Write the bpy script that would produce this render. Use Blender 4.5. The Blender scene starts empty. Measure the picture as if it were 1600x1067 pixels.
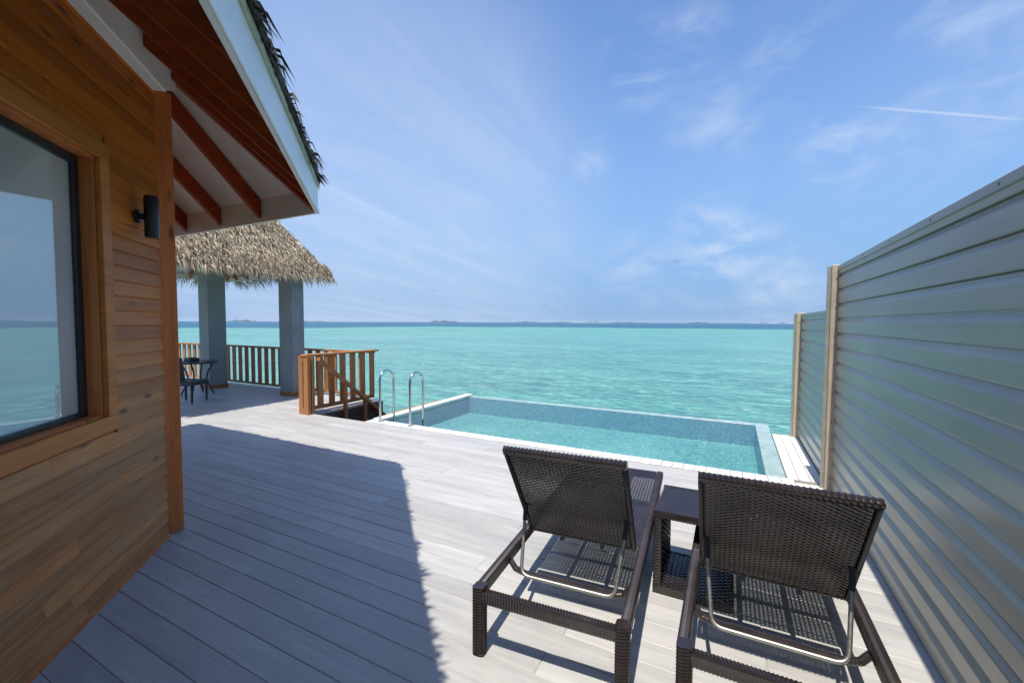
import bpy, bmesh, math, random
import numpy as np
from mathutils import Vector, Matrix
random.seed(7); rng = np.random.default_rng(7)
S = bpy.context.scene
COL = S.collection

# ------------------------------------------------------------------ camera
F_PX, CAM_H = 670.0, 1.6
pitch, roll, yaw = math.atan(30/670), 0.0036, math.atan(345/670)
fwd = Vector((-math.sin(yaw)*math.cos(pitch), math.cos(yaw)*math.cos(pitch), -math.sin(pitch)))
rt = Vector((math.cos(yaw), math.sin(yaw), 0)); up = rt.cross(fwd)
r2 = rt*math.cos(roll)+up*math.sin(roll); u2 = up*math.cos(roll)-rt*math.sin(roll)
cam_d = bpy.data.cameras.new('camera'); cam = bpy.data.objects.new('camera', cam_d); COL.objects.link(cam)
cam.matrix_world = Matrix(((r2.x, u2.x, -fwd.x, 0), (r2.y, u2.y, -fwd.y, 0), (r2.z, u2.z, -fwd.z, CAM_H), (0, 0, 0, 1)))
cam_d.sensor_width = 36; cam_d.lens = 36*F_PX/1600; cam_d.clip_start = 0.05; cam_d.clip_end = 60000
S.camera = cam

# ------------------------------------------------------------------ light
SUN_X, SUN_Y = 0.012, -0.36          # horizontal offset of the sun per unit of height
to_sun = Vector((SUN_X, SUN_Y, 1)).normalized()
elev = math.asin(to_sun.z); azim = math.atan2(to_sun.x, to_sun.y)
sd = bpy.data.lights.new('sun', 'SUN'); sd.energy = 4.3; sd.angle = math.radians(0.55); sd.color = (1, .945, .85)
sun = bpy.data.objects.new('sun', sd); COL.objects.link(sun)
sun.rotation_euler = to_sun.to_track_quat('Z', 'Y').to_euler(); sun.location = (0, 0, 30)

W = bpy.data.worlds.new('World'); S.world = W; W.use_nodes = True
nt = W.node_tree; nt.nodes.clear(); N = nt.nodes.new; L = nt.links.new
def wmath(op, a, b=None, c=None, clamp=False):
    n = N('ShaderNodeMath'); n.operation = op; n.use_clamp = clamp
    for i, v in enumerate((a, b, c)):
        if v is None: continue
        if isinstance(v, (int, float)): n.inputs[i].default_value = v
        else: L(v, n.inputs[i])
    return n.outputs[0]
def wvec(op, a, b):
    n = N('ShaderNodeVectorMath'); n.operation = op
    for i, v in enumerate((a, b)):
        if isinstance(v, (tuple, Vector)): n.inputs[i].default_value = tuple(v)
        else: L(v, n.inputs[i])
    return n.outputs['Value'] if op in ('DOT_PRODUCT', 'DISTANCE') else n.outputs[0]
sky = N('ShaderNodeTexSky'); sky.sky_type = 'NISHITA'; sky.sun_disc = False
sky.sun_elevation = elev; sky.sun_rotation = azim; sky.altitude = 0
sky.air_density = 1.0; sky.dust_density = 0.6; sky.ozone_density = 2.2
tc = N('ShaderNodeTexCoord'); D = tc.outputs['Generated']
nrm = N('ShaderNodeVectorMath'); nrm.operation = 'NORMALIZE'; L(D, nrm.inputs[0]); D = nrm.outputs[0]
sep = N('ShaderNodeSeparateXYZ'); L(D, sep.inputs[0])
zz = wmath('MAXIMUM', sep.outputs[2], 0.0)
zc = wmath('ADD', zz, 0.14)
cb = N('ShaderNodeCombineXYZ'); L(wmath('DIVIDE', sep.outputs[0], zc), cb.inputs[0]); L(wmath('DIVIDE', sep.outputs[1], zc), cb.inputs[1])
PL = cb.outputs[0]
def wnoise(vec, scale, detail, rough, dist, mapscale=(1, 1, 1), rot=0, loc=(0, 0, 0)):
    m = N('ShaderNodeMapping'); m.inputs['Scale'].default_value = mapscale; m.inputs['Rotation'].default_value = (0, 0, rot); m.inputs['Location'].default_value = loc
    L(vec, m.inputs[0]); n = N('ShaderNodeTexNoise'); n.inputs['Scale'].default_value = scale; n.inputs['Detail'].default_value = detail
    n.inputs['Roughness'].default_value = rough; n.inputs['Distortion'].default_value = dist; L(m.outputs[0], n.inputs['Vector']); return n.outputs[0]
def wramp(v, a, b):
    n = N('ShaderNodeMapRange'); n.interpolation_type = 'SMOOTHSTEP'; n.inputs[1].default_value = a; n.inputs[2].default_value = b; L(v, n.inputs[0]); return n.outputs[0]
def pix_dir(px, py):
    return (fwd*F_PX + r2*(px-800) - u2*(py-533.5)).normalized()
# broad cirrus veil + streaky wisps
veil = wramp(wnoise(PL, .55, 5, .55, .6, (1, .45, 1), .5, (3.1, 1.7, 0)), .42, .78)
wisp = wramp(wnoise(PL, 1.5, 9, .62, 1.1, (1, .38, 1), .9, (.3, 5.2, 0)), .53, .80)
left_d = pix_dir(590, 330)
left_veil = wmath('MULTIPLY', wramp(wvec('DOT_PRODUCT', D, left_d), .84, .995), .70)
stre = wramp(wnoise(PL, 2.6, 8, .6, .7, (1, .22, 1), -.35, (1.3, .2, 0)), .40, .75)
left_veil = wmath('MULTIPLY', left_veil, wmath('ADD', wmath('MULTIPLY', stre, .42), .50))
# individual wisps at their places in the sky
fine = wramp(wmath('ADD', wmath('MULTIPLY', wnoise(D, 6.5, 9, .62, .55, (1, 1, 2.3), 0, (.7, .1, 0)), .6), wmath('MULTIPLY', wnoise(PL, 1.9, 8, .60, .55, (1, .34, 1), .75, (.7, .1, 0)), .4)), .42, .66)
spots = None
for px, py, rad, amt in ((1000, 95, .11, .8), (1085, 60, .08, .6), (1330, 232, .12, .85), (925, 252, .06, .42), (1130, 395, .18, .75), (1240, 90, .12, .5), (1500, 60, .16, .5), (1560, 150, .10, .5), (1200, 440, .14, .6), (1000, 420, .12, .5), (1120, 200, .13, .45)):
    d = wvec('DISTANCE', D, pix_dir(px, py))
    m = wmath('MULTIPLY', wmath('SUBTRACT', 1, wramp(d, rad*.15, rad)), amt)
    spots = m if spots is None else wmath('MAXIMUM', spots, m)
spots = wmath('MULTIPLY', spots, fine)
# condensation trail: a great circle arc between two directions
a_, b_ = pix_dir(1335, 166), pix_dir(1620, 189)
nn = a_.cross(b_).normalized(); mid = (a_+b_).normalized(); ext = mid.dot(a_)
trail = wmath('SUBTRACT', 1, wramp(wmath('ABSOLUTE', wvec('DOT_PRODUCT', D, nn)), .0005, .0026))
trail = wmath('MULTIPLY', trail, wramp(wvec('DOT_PRODUCT', D, mid), ext-.001, ext+.006))
trail = wmath('MULTIPLY', trail, .5)
cl = wmath('ADD', wmath('ADD', wmath('MULTIPLY', veil, .18), wmath('MULTIPLY', wisp, .30)), wmath('ADD', left_veil, wmath('ADD', spots, trail)), clamp=True)
hs = N('ShaderNodeMix'); hs.data_type = 'RGBA'; hs.blend_type = 'MULTIPLY'; hs.inputs[0].default_value = 1
L(sky.outputs[0], hs.inputs[6]); hs.inputs[7].default_value = (.90, 1.02, 1.20, 1)
hz = N('ShaderNodeMix'); hz.data_type = 'RGBA'; L(wmath('MULTIPLY', wmath('SUBTRACT', 1, wramp(sep.outputs[2], -.02, .60)), .95), hz.inputs[0]); L(hs.outputs[2], hz.inputs[6]); hz.inputs[7].default_value = (1.22, 2.24, 3.95, 1)
mixc = N('ShaderNodeMix'); mixc.data_type = 'RGBA'; L(wmath('MULTIPLY', cl, .9), mixc.inputs[0]); L(hz.outputs[2], mixc.inputs[6])
mixc.inputs[7].default_value = (3.5, 4.05, 5.0, 1)
# a few small grey cumulus scraps low over the sea
puff = None
pn = wramp(wnoise(D, 60, 5, .6, .4, (1, 1, 3)), .42, .60)
for px, py, rad in ((1055, 408, .020), (1040, 410, .014), (676, 455, .017), (815, 452, .010), (783, 449, .009), (600, 470, .012), (850, 478, .012)):
    dv = N('ShaderNodeVectorMath'); dv.operation = 'SUBTRACT'; L(D, dv.inputs[0]); dv.inputs[1].default_value = tuple(pix_dir(px, py))
    dm = N('ShaderNodeVectorMath'); dm.operation = 'MULTIPLY'; L(dv.outputs[0], dm.inputs[0]); dm.inputs[1].default_value = (1, 1, 2.6)
    ln = N('ShaderNodeVectorMath'); ln.operation = 'LENGTH'; L(dm.outputs[0], ln.inputs[0])
    m = wmath('SUBTRACT', 1, wramp(ln.outputs['Value'], rad*.2, rad))
    puff = m if puff is None else wmath('MAXIMUM', puff, m)
mixp = N('ShaderNodeMix'); mixp.data_type = 'RGBA'; L(wmath('MULTIPLY', wmath('MULTIPLY', puff, pn), .6), mixp.inputs[0]); L(mixc.outputs[2], mixp.inputs[6])
mixp.inputs[7].default_value = (1.35, 2.0, 3.1, 1)
bg = N('ShaderNodeBackground'); L(mixp.outputs[2], bg.inputs[0]); bg.inputs[1].default_value = 0.135
wo = N('ShaderNodeOutputWorld'); L(bg.outputs[0], wo.inputs[0])

S.view_settings.view_transform = 'Standard'; S.view_settings.look = 'None'
S.view_settings.gamma = 1; S.view_settings.use_curve_mapping = False; S.view_settings.exposure = 0.5
S.render.engine = 'CYCLES'

# ------------------------------------------------------------------ helpers
def link(o, parent=None):
    COL.objects.link(o)
    if parent is not None: o.parent = parent
    return o
def thing(name, label, cat, loc=(0, 0, 0), rot=0, group=None):
    o = bpy.data.objects.new(name, None); o.empty_display_size = .2; link(o)
    o.location = loc; o.rotation_euler = (0, 0, rot); o['label'] = label; o['category'] = cat
    if group: o['group'] = group
    return o
def mobj(name, verts, faces, mat, parent=None, smooth=False, kind=None, loc=None):
    me = bpy.data.meshes.new(name); me.from_pydata([tuple(v) for v in verts], [], faces); me.update()
    if smooth: me.polygons.foreach_set('use_smooth', [True]*len(me.polygons))
    me.materials.append(mat); o = bpy.data.objects.new(name, me); link(o, parent)
    if kind: o['kind'] = kind
    if loc: o.location = loc
    return o
class MB:
    def __init__(s): s.v = []; s.f = []
    def add(s, vs, fs):
        n = len(s.v); s.v += [tuple(v) for v in vs]; s.f += [tuple(i+n for i in f) for f in fs]
    def frame_box(s, o, ax, ay, az, lx, ly, lz, bev=0):
        """box with corner o and edge directions; bevelled when bev > 0"""
        o, ax, ay, az = Vector(o), Vector(ax), Vector(ay), Vector(az)
        flip = ax.cross(ay).dot(az) < 0
        if bev <= 0:
            vs = [o+ax*lx*i+ay*ly*j+az*lz*k for k in (0, 1) for j in (0, 1) for i in (0, 1)]
            fs = [(0, 2, 3, 1), (4, 5, 7, 6), (0, 1, 5, 4), (2, 6, 7, 3), (0, 4, 6, 2), (1, 3, 7, 5)]
        else:
            bm = bmesh.new(); vv = [bm.verts.new((lx*i, ly*j, lz*k)) for k in (0, 1) for j in (0, 1) for i in (0, 1)]
            for f in [(0, 2, 3, 1), (4, 5, 7, 6), (0, 1, 5, 4), (2, 6, 7, 3), (0, 4, 6, 2), (1, 3, 7, 5)]: bm.faces.new([vv[i] for i in f])
            bmesh.ops.bevel(bm, geom=list(bm.edges), offset=bev, segments=1, affect='EDGES')
            bm.verts.index_update()
            vs = [o+ax*v.co.x+ay*v.co.y+az*v.co.z for v in bm.verts]; fs = [tuple(v.index for v in f.verts) for f in bm.faces]; bm.free()
        if flip: fs = [tuple(reversed(f)) for f in fs]
        s.add(vs, fs)
    def box(s, x0, x1, y0, y1, z0, z1, bev=0):
        s.frame_box((x0, y0, z0), (1, 0, 0), (0, 1, 0), (0, 0, 1), x1-x0, y1-y0, z1-z0, bev)
    def prism(s, poly, o, u, v, ext):
        """poly in (u,v) extruded along ext"""
        o, u, v, ext = Vector(o), Vector(u), Vector(v), Vector(ext); n = len(poly)
        a = [o+u*p[0]+v*p[1] for p in poly]; b = [p+ext for p in a]
        fs = [tuple(range(n)), tuple(reversed(range(n, 2*n)))]+[((i+1) % n, i, i+n, (i+1) % n+n) for i in range(n)]
        if u.cross(v).dot(ext) > 0: fs = [tuple(reversed(f)) for f in fs]
        s.add(a+b, fs)
    def tube(s, pts, r, n=12, cap=True):
        pts = [Vector(p) for p in pts]; m = len(pts)
        rr = r if isinstance(r, (list, tuple)) else [r]*m
        t0 = (pts[1]-pts[0]).normalized(); ref = Vector((0, 0, 1)) if abs(t0.z) < .9 else Vector((1, 0, 0))
        nrm = t0.cross(ref).normalized(); rings = []
        for i, p in enumerate(pts):
            t = ((pts[i+1] if i < m-1 else p)-(pts[i-1] if i else p)).normalized()
            nrm = (nrm-t*nrm.dot(t)).normalized(); b = t.cross(nrm)
            rings.append([p+(nrm*math.cos(2*math.pi*k/n)+b*math.sin(2*math.pi*k/n))*rr[i] for k in range(n)])
        vs = [v for r_ in rings for v in r_]
        fs = [(i*n+k, i*n+(k+1) % n, (i+1)*n+(k+1) % n, (i+1)*n+k) for i in range(m-1) for k in range(n)]
        if cap: fs += [tuple(reversed(range(n))), tuple(range((m-1)*n, m*n))]
        s.add(vs, fs)
    def cyl(s, c, r, z0, z1, n=24, r1=None):
        s.tube([(c[0], c[1], z0), (c[0], c[1], z1)], [r, r1 if r1 is not None else r], n)
    def build(s, name, mat, parent=None, smooth=False, kind=None, loc=None):
        return mobj(name, s.v, s.f, mat, parent, smooth, kind, loc)
def autosmooth(o, ang=35):
    me = o.data; me.polygons.foreach_set('use_smooth', [True]*len(me.polygons)); me.set_sharp_from_angle(angle=math.radians(ang)); return o
def copy_tree(o, parent=None):
    c = o.copy(); COL.objects.link(c)
    if parent is not None: c.parent = parent
    for ch in list(o.children): copy_tree(ch, c)
    return c

# ------------------------------------------------------------------ materials
def mat_new(name):
    m = bpy.data.materials.new(name); m.use_nodes = True; t = m.node_tree; b = t.nodes['Principled BSDF']; return m, t, b
class NT:
    def __init__(s, t): s.t = t
    def n(s, ty, **kw):
        x = s.t.nodes.new(ty)
        for k, v in kw.items(): setattr(x, k, v)
        return x
    def l(s, a, b): s.t.links.new(a, b)
    def math(s, op, a, b=0, clamp=False):
        x = s.n('ShaderNodeMath', operation=op, use_clamp=clamp)
        for i, v in enumerate((a, b)):
            if isinstance(v, (int, float)): x.inputs[i].default_value = v
            else: s.l(v, x.inputs[i])
        return x.outputs[0]
    def coords(s, kind='Object', scale=(1, 1, 1), rot=(0, 0, 0), rnd=0.0):
        c = s.n('ShaderNodeTexCoord').outputs[kind]
        if rnd:
            oi = s.n('ShaderNodeObjectInfo'); mu = s.n('ShaderNodeVectorMath', operation='SCALE'); mu.inputs[0].default_value = (1, 1.7, .6)
            s.l(s.math('MULTIPLY', oi.outputs['Random'], rnd), mu.inputs['Scale'])
            ad = s.n('ShaderNodeVectorMath', operation='ADD'); s.l(c, ad.inputs[0]); s.l(mu.outputs[0], ad.inputs[1]); c = ad.outputs[0]
        m = s.n('ShaderNodeMapping'); m.inputs['Scale'].default_value = scale; m.inputs['Rotation'].default_value = rot; s.l(c, m.inputs[0]); return m.outputs[0]
    def noise(s, vec, scale, detail=5, rough=.55, dist=0):
        x = s.n('ShaderNodeTexNoise'); x.inputs['Scale'].default_value = scale; x.inputs['Detail'].default_value = detail
        x.inputs['Roughness'].default_value = rough; x.inputs['Distortion'].default_value = dist; s.l(vec, x.inputs['Vector']); return x.outputs[0]
    def ramp(s, v, stops):
        x = s.n('ShaderNodeValToRGB'); e = x.color_ramp.elements
        while len(e) < len(stops): e.new(.5)
        for i, (p, c) in enumerate(stops): e[i].position = p; e[i].color = (*c, 1)
        s.l(v, x.inputs[0]); return x.outputs[0]
    def mapr(s, v, a, b, c=0, d=1):
        x = s.n('ShaderNodeMapRange'); x.inputs[1].default_value = a; x.inputs[2].default_value = b; x.inputs[3].default_value = c; x.inputs[4].default_value = d; s.l(v, x.inputs[0]); return x.outputs[0]
    def mix(s, f, a, b, mode='MIX'):
        x = s.n('ShaderNodeMix', data_type='RGBA', blend_type=mode)
        for i, v in ((0, f), (6, a), (7, b)):
            if isinstance(v, (int, float)): x.inputs[i].default_value = v
            elif isinstance(v, tuple): x.inputs[i].default_value = (*v, 1)
            else: s.l(v, x.inputs[i])
        return x.outputs[2]
    def bump(s, h, strength, dist=.01, normal=None):
        x = s.n('ShaderNodeBump'); x.inputs['Strength'].default_value = strength; x.inputs['Distance'].default_value = dist; s.l(h, x.inputs['Height'])
        if normal is not None: s.l(normal, x.inputs['Normal'])
        return x.outputs[0]

def wood(name, dark, mid, light, axis=(1, 0, 0), rough=.5, weather=None, knots=True, spec=.4, var=.25):
    """grain stretched along axis (object space; any axis as rotation about z from x)"""
    m, t, b = mat_new(name); q = NT(t)
    if abs(axis[2]) > .5: sc, rot = (22, 22, 1.3), (0, 0, 0)
    else: sc, rot = (1.3, 22, 22), (0, 0, -math.atan2(axis[1], axis[0]))
    v = q.coords('Object', (1, 1, 1), rot, 13.0)
    mp = q.n('ShaderNodeMapping'); mp.inputs['Scale'].default_value = sc; q.l(v, mp.inputs[0]); g = mp.outputs[0]
    n1 = q.noise(g, 1.4, 7, .6, .8); n2 = q.noise(g, .35, 3, .5, .3)
    c = q.ramp(q.mapr(q.math('ADD', q.math('MULTIPLY', n1, .6), q.math('MULTIPLY', n2, .4)), .32, .68), [(0, dark), (.5, mid), (1, light)])
    oi = q.n('ShaderNodeObjectInfo'); hv = q.n('ShaderNodeHueSaturation'); q.l(c, hv.inputs['Color'])
    q.l(q.mapr(oi.outputs['Random'], 0, 1, 1-var, 1+var), hv.inputs['Value']); c = hv.outputs[0]
    if weather:
        big = q.noise(v, 1.1, 4, .6, .3); gz_ = q.n('ShaderNodeNewGeometry'); sz_ = q.n('ShaderNodeSeparateXYZ'); q.l(gz_.outputs['Position'], sz_.inputs[0])
        wf = q.math('MULTIPLY', q.mapr(sz_.outputs[2], 2.5, .9, 0, 1), q.mapr(big, .30, .60, .35, weather[1])); wc = q.ramp(q.mapr(n1, .34, .66), [(0, tuple(x*.68 for x in weather[0])), (.55, weather[0]), (1, tuple(x*1.2 for x in weather[0]))]); hw_ = q.n('ShaderNodeHueSaturation'); q.l(wc, hw_.inputs['Color']); q.l(q.mapr(oi.outputs['Random'], 0, 1, .82, 1.16), hw_.inputs['Value']); c = q.mix(wf, c, hw_.outputs[0])   # the sheltered top keeps its stain, the lower boards have bleached
    if knots:
        mk = q.n('ShaderNodeMapping'); mk.inputs['Scale'].default_value = tuple(4.0 if s_ < 5 else 13.0 for s_ in sc); q.l(v, mk.inputs[0])
        vo = q.n('ShaderNodeTexVoronoi'); vo.inputs['Scale'].default_value = .55; q.l(mk.outputs[0], vo.inputs['Vector'])
        c = q.mix(q.mapr(vo.outputs['Distance'], .06, .16, .85, 0), c, tuple(x*.3 for x in dark))
    q.l(c, b.inputs['Base Color']); b.inputs['Roughness'].default_value = rough; b.inputs['Specular IOR Level'].default_value = spec
    q.l(q.mapr(n1, .3, .7, rough-.08, rough+.12), b.inputs['Roughness'])
    q.l(q.bump(n1, .25, .004), b.inputs['Normal']); return m
def plain(name, col, rough=.5, metal=0, spec=.5, var=.12, scale=6, bump=.05, coat=0):
    m, t, b = mat_new(name); q = NT(t); v = q.coords('Object')
    n = q.noise(v, scale, 6, .6, .3); lo = tuple(c*(1-var) for c in col); hi = tuple(min(1, c*(1+var)) for c in col)
    q.l(q.ramp(q.mapr(n, .3, .7), [(0, lo), (1, hi)]), b.inputs['Base Color'])
    n2 = q.noise(v, scale*3, 4, .6); q.l(q.mapr(n2, .3, .7, max(.02, rough-.07), rough+.07), b.inputs['Roughness'])
    b.inputs['Metallic'].default_value = metal; b.inputs['Specular IOR Level'].default_value = spec; b.inputs['Coat Weight'].default_value = coat
    if bump: q.l(q.bump(n2, bump, .004), b.inputs['Normal'])
    return m
DIAG = (.7071, -.7071, 0)
M = {}
M['siding'] = wood('siding_wood', (.30, .072, .006), (.45, .128, .014), (.60, .19, .027), DIAG, .5, ((.43, .215, .085), .85), True, .22, .24)
M['trim'] = wood('trim_wood', (.34, .095, .016), (.48, .155, .03), (.60, .225, .05), DIAG, .48, None, True, .25, .1)
M['post'] = wood('post_wood', (.44, .12, .03), (.58, .175, .05), (.68, .23, .07), (0, 0, 1), .5, None, True, .22, .08)
M['rafter'] = wood('rafter_wood', (.20, .028, .005), (.30, .046, .009), (.38, .066, .014), (.7, .7, 0), .55, None, False, .15, .12)
M['rail'] = wood('rail_wood', (.24, .088, .026), (.36, .15, .048), (.46, .215, .08), (0, 0, 1), .5, None, False, .35, .15)
M['rail_shade'] = wood('rail_wood_shaded', (.22, .095, .042), (.32, .145, .066), (.42, .20, .095), (0, 0, 1), .6, None, False, .3, .15)  # rail wood with the shade under the gazebo put into its colour
M['stair'] = wood('stair_wood', (.045, .030, .024), (.07, .048, .038), (.10, .07, .055), (0, 1, 0), .6, None, False, .3, .2)
M['white'] = plain('white_paint', (.82, .80, .76), .5, 0, .35, .06, 3)
M['fascia'] = plain('fascia_paint', (.80, .83, .84), .45, 0, .4, .05, 3)
M['fascia_trim'] = plain('fascia_trim', (.42, .46, .33), .6, 0, .3, .2, 5)
M['black'] = plain('black_metal', (.018, .019, .022), .38, 0, .5, .2, 10)
M['steel'] = plain('stainless_steel', (.62, .63, .62), .16, 1, .5, .05, 20, 0)
M['satin'] = plain('satin_aluminium', (.42, .41, .36), .46, 1, .5, .08, 20, 0)
M['column'] = plain('column_paint', (.24, .265, .27), .55, 0, .35, .12, 2.5)
M['tan'] = plain('fence_post_paint', (.52, .42, .31), .5, 0, .4, .14, 6)
M['curtain'] = plain('curtain_cloth', (.62, .64, .60), .9, 0, .1, .05, 8)
M['room'] = plain('room_wall', (.30, .30, .28), .9, 0, .2, .05, 3)
M['under'] = plain('deck_joists', (.34, .34, .33), .9, 0, .1, .1, 3)
M['concrete'] = plain('pool_concrete', (.50, .51, .50), .75, 0, .3, .12, 2)
M['furniture'] = plain('dark_rattan', (.012, .018, .024), .42, 0, .5, .3, 40, .3)

# deck boards: grey weathered composite
m, t, b = mat_new('deck_board'); q = NT(t); v = q.coords('Object', (1, 1, 1), (0, 0, 0), 17.0)
mp = q.n('ShaderNodeMapping'); mp.inputs['Scale'].default_value = (1.6, 34, 34); q.l(v, mp.inputs[0])
g1 = q.noise(mp.outputs[0], 1.2, 8, .65, .6)
mp2 = q.n('ShaderNodeMapping'); mp2.inputs['Scale'].default_value = (1.2, 9, 9); q.l(v, mp2.inputs[0]); g2 = q.noise(mp2.outputs[0], 1.0, 5, .6, .5)
wv = q.coords('Object'); geo = q.n('ShaderNodeNewGeometry'); dirt = q.noise(geo.outputs['Position'], 1.6, 7, .65, .4)
c = q.ramp(q.mapr(q.math('ADD', q.math('MULTIPLY', g1, .5), q.math('MULTIPLY', g2, .5)), .34, .66), [(0, (.325, .315, .305)), (.5, (.385, .375, .36)), (1, (.46, .445, .42))])
oi = q.n('ShaderNodeObjectInfo'); hv = q.n('ShaderNodeHueSaturation'); q.l(c, hv.inputs['Color']); q.l(q.mapr(oi.outputs['Random'], 0, 1, .90, 1.10), hv.inputs['Value'])
c = q.mix(q.mapr(dirt, .50, .75, 0, .35), hv.outputs[0], (.50, .49, .47))
vo = q.n('ShaderNodeTexNoise'); vo.inputs['Scale'].default_value = 9; vo.inputs['Detail'].default_value = 8; vo.inputs['Roughness'].default_value = .7; q.l(geo.outputs['Position'], vo.inputs['Vector'])
c = q.mix(q.mapr(vo.outputs[0], .63, .75, 0, .35), c, (.27, .26, .25))
q.l(c, b.inputs['Base Color']); q.l(q.mapr(g2, .3, .7, .40, .58), b.inputs['Roughness']); b.inputs['Specular IOR Level'].default_value = .45
q.l(q.bump(g1, .35, .0025), b.inputs['Normal']); M['deck'] = m

# tiles
m, t, b = mat_new('white_stone_tile'); q = NT(t); geo = q.n('ShaderNodeNewGeometry'); n1 = q.noise(geo.outputs['Position'], 7, 7, .65, .3)
oi = q.n('ShaderNodeObjectInfo'); c = q.ramp(q.mapr(n1, .3, .7), [(0, (.56, .55, .50)), (1, (.74, .73, .69))]); hv = q.n('ShaderNodeHueSaturation'); q.l(c, hv.inputs['Color']); q.l(q.mapr(oi.outputs['Random'], 0, 1, .88, 1.06), hv.inputs['Value'])
q.l(hv.outputs[0], b.inputs['Base Color']); b.inputs['Roughness'].default_value = .6; q.l(q.bump(q.noise(geo.outputs['Position'], 60, 4), .25, .002), b.inputs['Normal']); M['tile'] = m
M['grout'] = plain('tile_grout', (.22, .20, .17), .9, 0, .1, .15, 20)

# pool mosaic; caustic light on the floor is put into the tile tints
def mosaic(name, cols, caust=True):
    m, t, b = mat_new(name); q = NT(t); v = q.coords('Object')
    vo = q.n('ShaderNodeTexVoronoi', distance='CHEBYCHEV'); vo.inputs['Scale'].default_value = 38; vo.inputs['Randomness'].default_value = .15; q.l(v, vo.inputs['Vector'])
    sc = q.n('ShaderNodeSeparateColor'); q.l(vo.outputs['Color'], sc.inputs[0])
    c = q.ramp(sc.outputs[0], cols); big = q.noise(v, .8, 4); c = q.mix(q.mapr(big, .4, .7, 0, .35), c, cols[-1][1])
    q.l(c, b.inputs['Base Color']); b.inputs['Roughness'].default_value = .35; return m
M['mosaic'] = mosaic('caustic_floor_mosaic', [(0, (.07, .20, .20)), (.5, (.13, .30, .29)), (.9, (.20, .39, .36)), (1, (.45, .60, .54))])
M['poolwall_shaded'] = mosaic('shaded_wall_mosaic', [(0, (.09, .22, .29)), (.5, (.13, .28, .345)), (.9, (.165, .33, .39)), (1, (.22, .40, .44))])  # wall tiles with their shade put into darker, bluer tones
M['wetwall'] = plain('wet_wall_stone', (.30, .39, .36), .22, 0, .5, .22, 7, .08)

# water of the pool: thin tinted transmission with a Fresnel mirror
m = bpy.data.materials.new('pool_water'); m.use_nodes = True; t = m.node_tree; t.nodes.clear(); q = NT(t)
v = q.coords('Object', (1, 1, 1)); h1 = q.noise(v, 5.0, 4, .5, .5); h2 = q.noise(v, 19, 3, .5, .3)
hh = q.math('ADD', h1, q.math('MULTIPLY', h2, .25)); nb = q.bump(hh, .28, .03)
fr = q.n('ShaderNodeFresnel'); fr.inputs['IOR'].default_value = 1.33; q.l(nb, fr.inputs['Normal'])
gl = q.n('ShaderNodeBsdfGlossy'); gl.inputs['Roughness'].default_value = .02; q.l(nb, gl.inputs['Normal']); tr = q.n('ShaderNodeBsdfTransparent'); tr.inputs[0].default_value = (.76, .93, .94, 1)
mx = q.n('ShaderNodeMixShader'); q.l(fr.outputs[0], mx.inputs[0]); q.l(tr.outputs[0], mx.inputs[1]); q.l(gl.outputs[0], mx.inputs[2])
o = q.n('ShaderNodeOutputMaterial'); q.l(mx.outputs[0], o.inputs[0]); M['poolwater'] = m

# sea
m, t, b = mat_new('lagoon_water'); q = NT(t); geo = q.n('ShaderNodeNewGeometry'); P = geo.outputs['Position']
sp = q.n('ShaderNodeSeparateXYZ'); q.l(P, sp.inputs[0])
dist = q.n('ShaderNodeVectorMath', operation='LENGTH'); q.l(P, dist.inputs[0]); dd = dist.outputs['Value']
edge_n = q.noise(P, .006, 4, .6, .5)
mps = q.n('ShaderNodeMapping'); mps.inputs['Scale'].default_value = (.035, .10, .1); mps.inputs['Rotation'].default_value = (0, 0, -.35); q.l(P, mps.inputs[0])
pn = q.noise(mps.outputs[0], 1.0, 6, .6, .4)
mpt = q.n('ShaderNodeMapping'); mpt.inputs['Scale'].default_value = (.16, .55, .6); mpt.inputs['Rotation'].default_value = (0, 0, -.35); q.l(P, mpt.inputs[0])
pf = q.noise(mpt.outputs[0], 1.0, 6, .65, .6)
c = q.ramp(q.mapr(pn, .33, .68), [(0, (.06, .235, .195)), (.5, (.09, .305, .245)), (1, (.135, .385, .30))])
c = q.mix(q.mapr(pf, .50, .66, 0, .75), c, (.03, .16, .155))
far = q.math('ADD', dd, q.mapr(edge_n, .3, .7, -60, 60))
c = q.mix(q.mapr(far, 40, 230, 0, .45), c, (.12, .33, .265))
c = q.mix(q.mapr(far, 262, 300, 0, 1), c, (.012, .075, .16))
SEAC = c
rr_ = q.mapr(dd, 5, 300, .10, .38); q.l(rr_, b.inputs['Roughness']); b.inputs['IOR'].default_value = 1.33
q.l(q.mapr(dd, 60, 320, .5, .12), b.inputs['Specular IOR Level'])
def wave(sx, sy, rot, dst=.5, det=4):
    mm = q.n('ShaderNodeMapping'); mm.inputs['Scale'].default_value = (sx, sy, 1); mm.inputs['Rotation'].default_value = (0, 0, rot); q.l(P, mm.inputs[0]); return q.noise(mm.outputs[0], 1, det, .6, dst)
hsum = q.math('ADD', q.math('ADD', q.math('MULTIPLY', wave(.16, .45, -.3), 1.0), q.math('MULTIPLY', wave(.7, 1.7, -.55), .42)), q.math('MULTIPLY', wave(2.6, 5.0, -.15), .13))
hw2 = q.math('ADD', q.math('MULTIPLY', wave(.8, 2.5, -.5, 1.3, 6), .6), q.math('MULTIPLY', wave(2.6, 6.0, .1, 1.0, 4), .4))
SEAC = q.mix(q.math('MULTIPLY', q.mapr(hw2, .475, .38, 0, .85), q.mapr(dd, 20, 250, 1, .7)), SEAC, (.022, .105, .125))  # shaded wave troughs painted into the base colour
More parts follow.
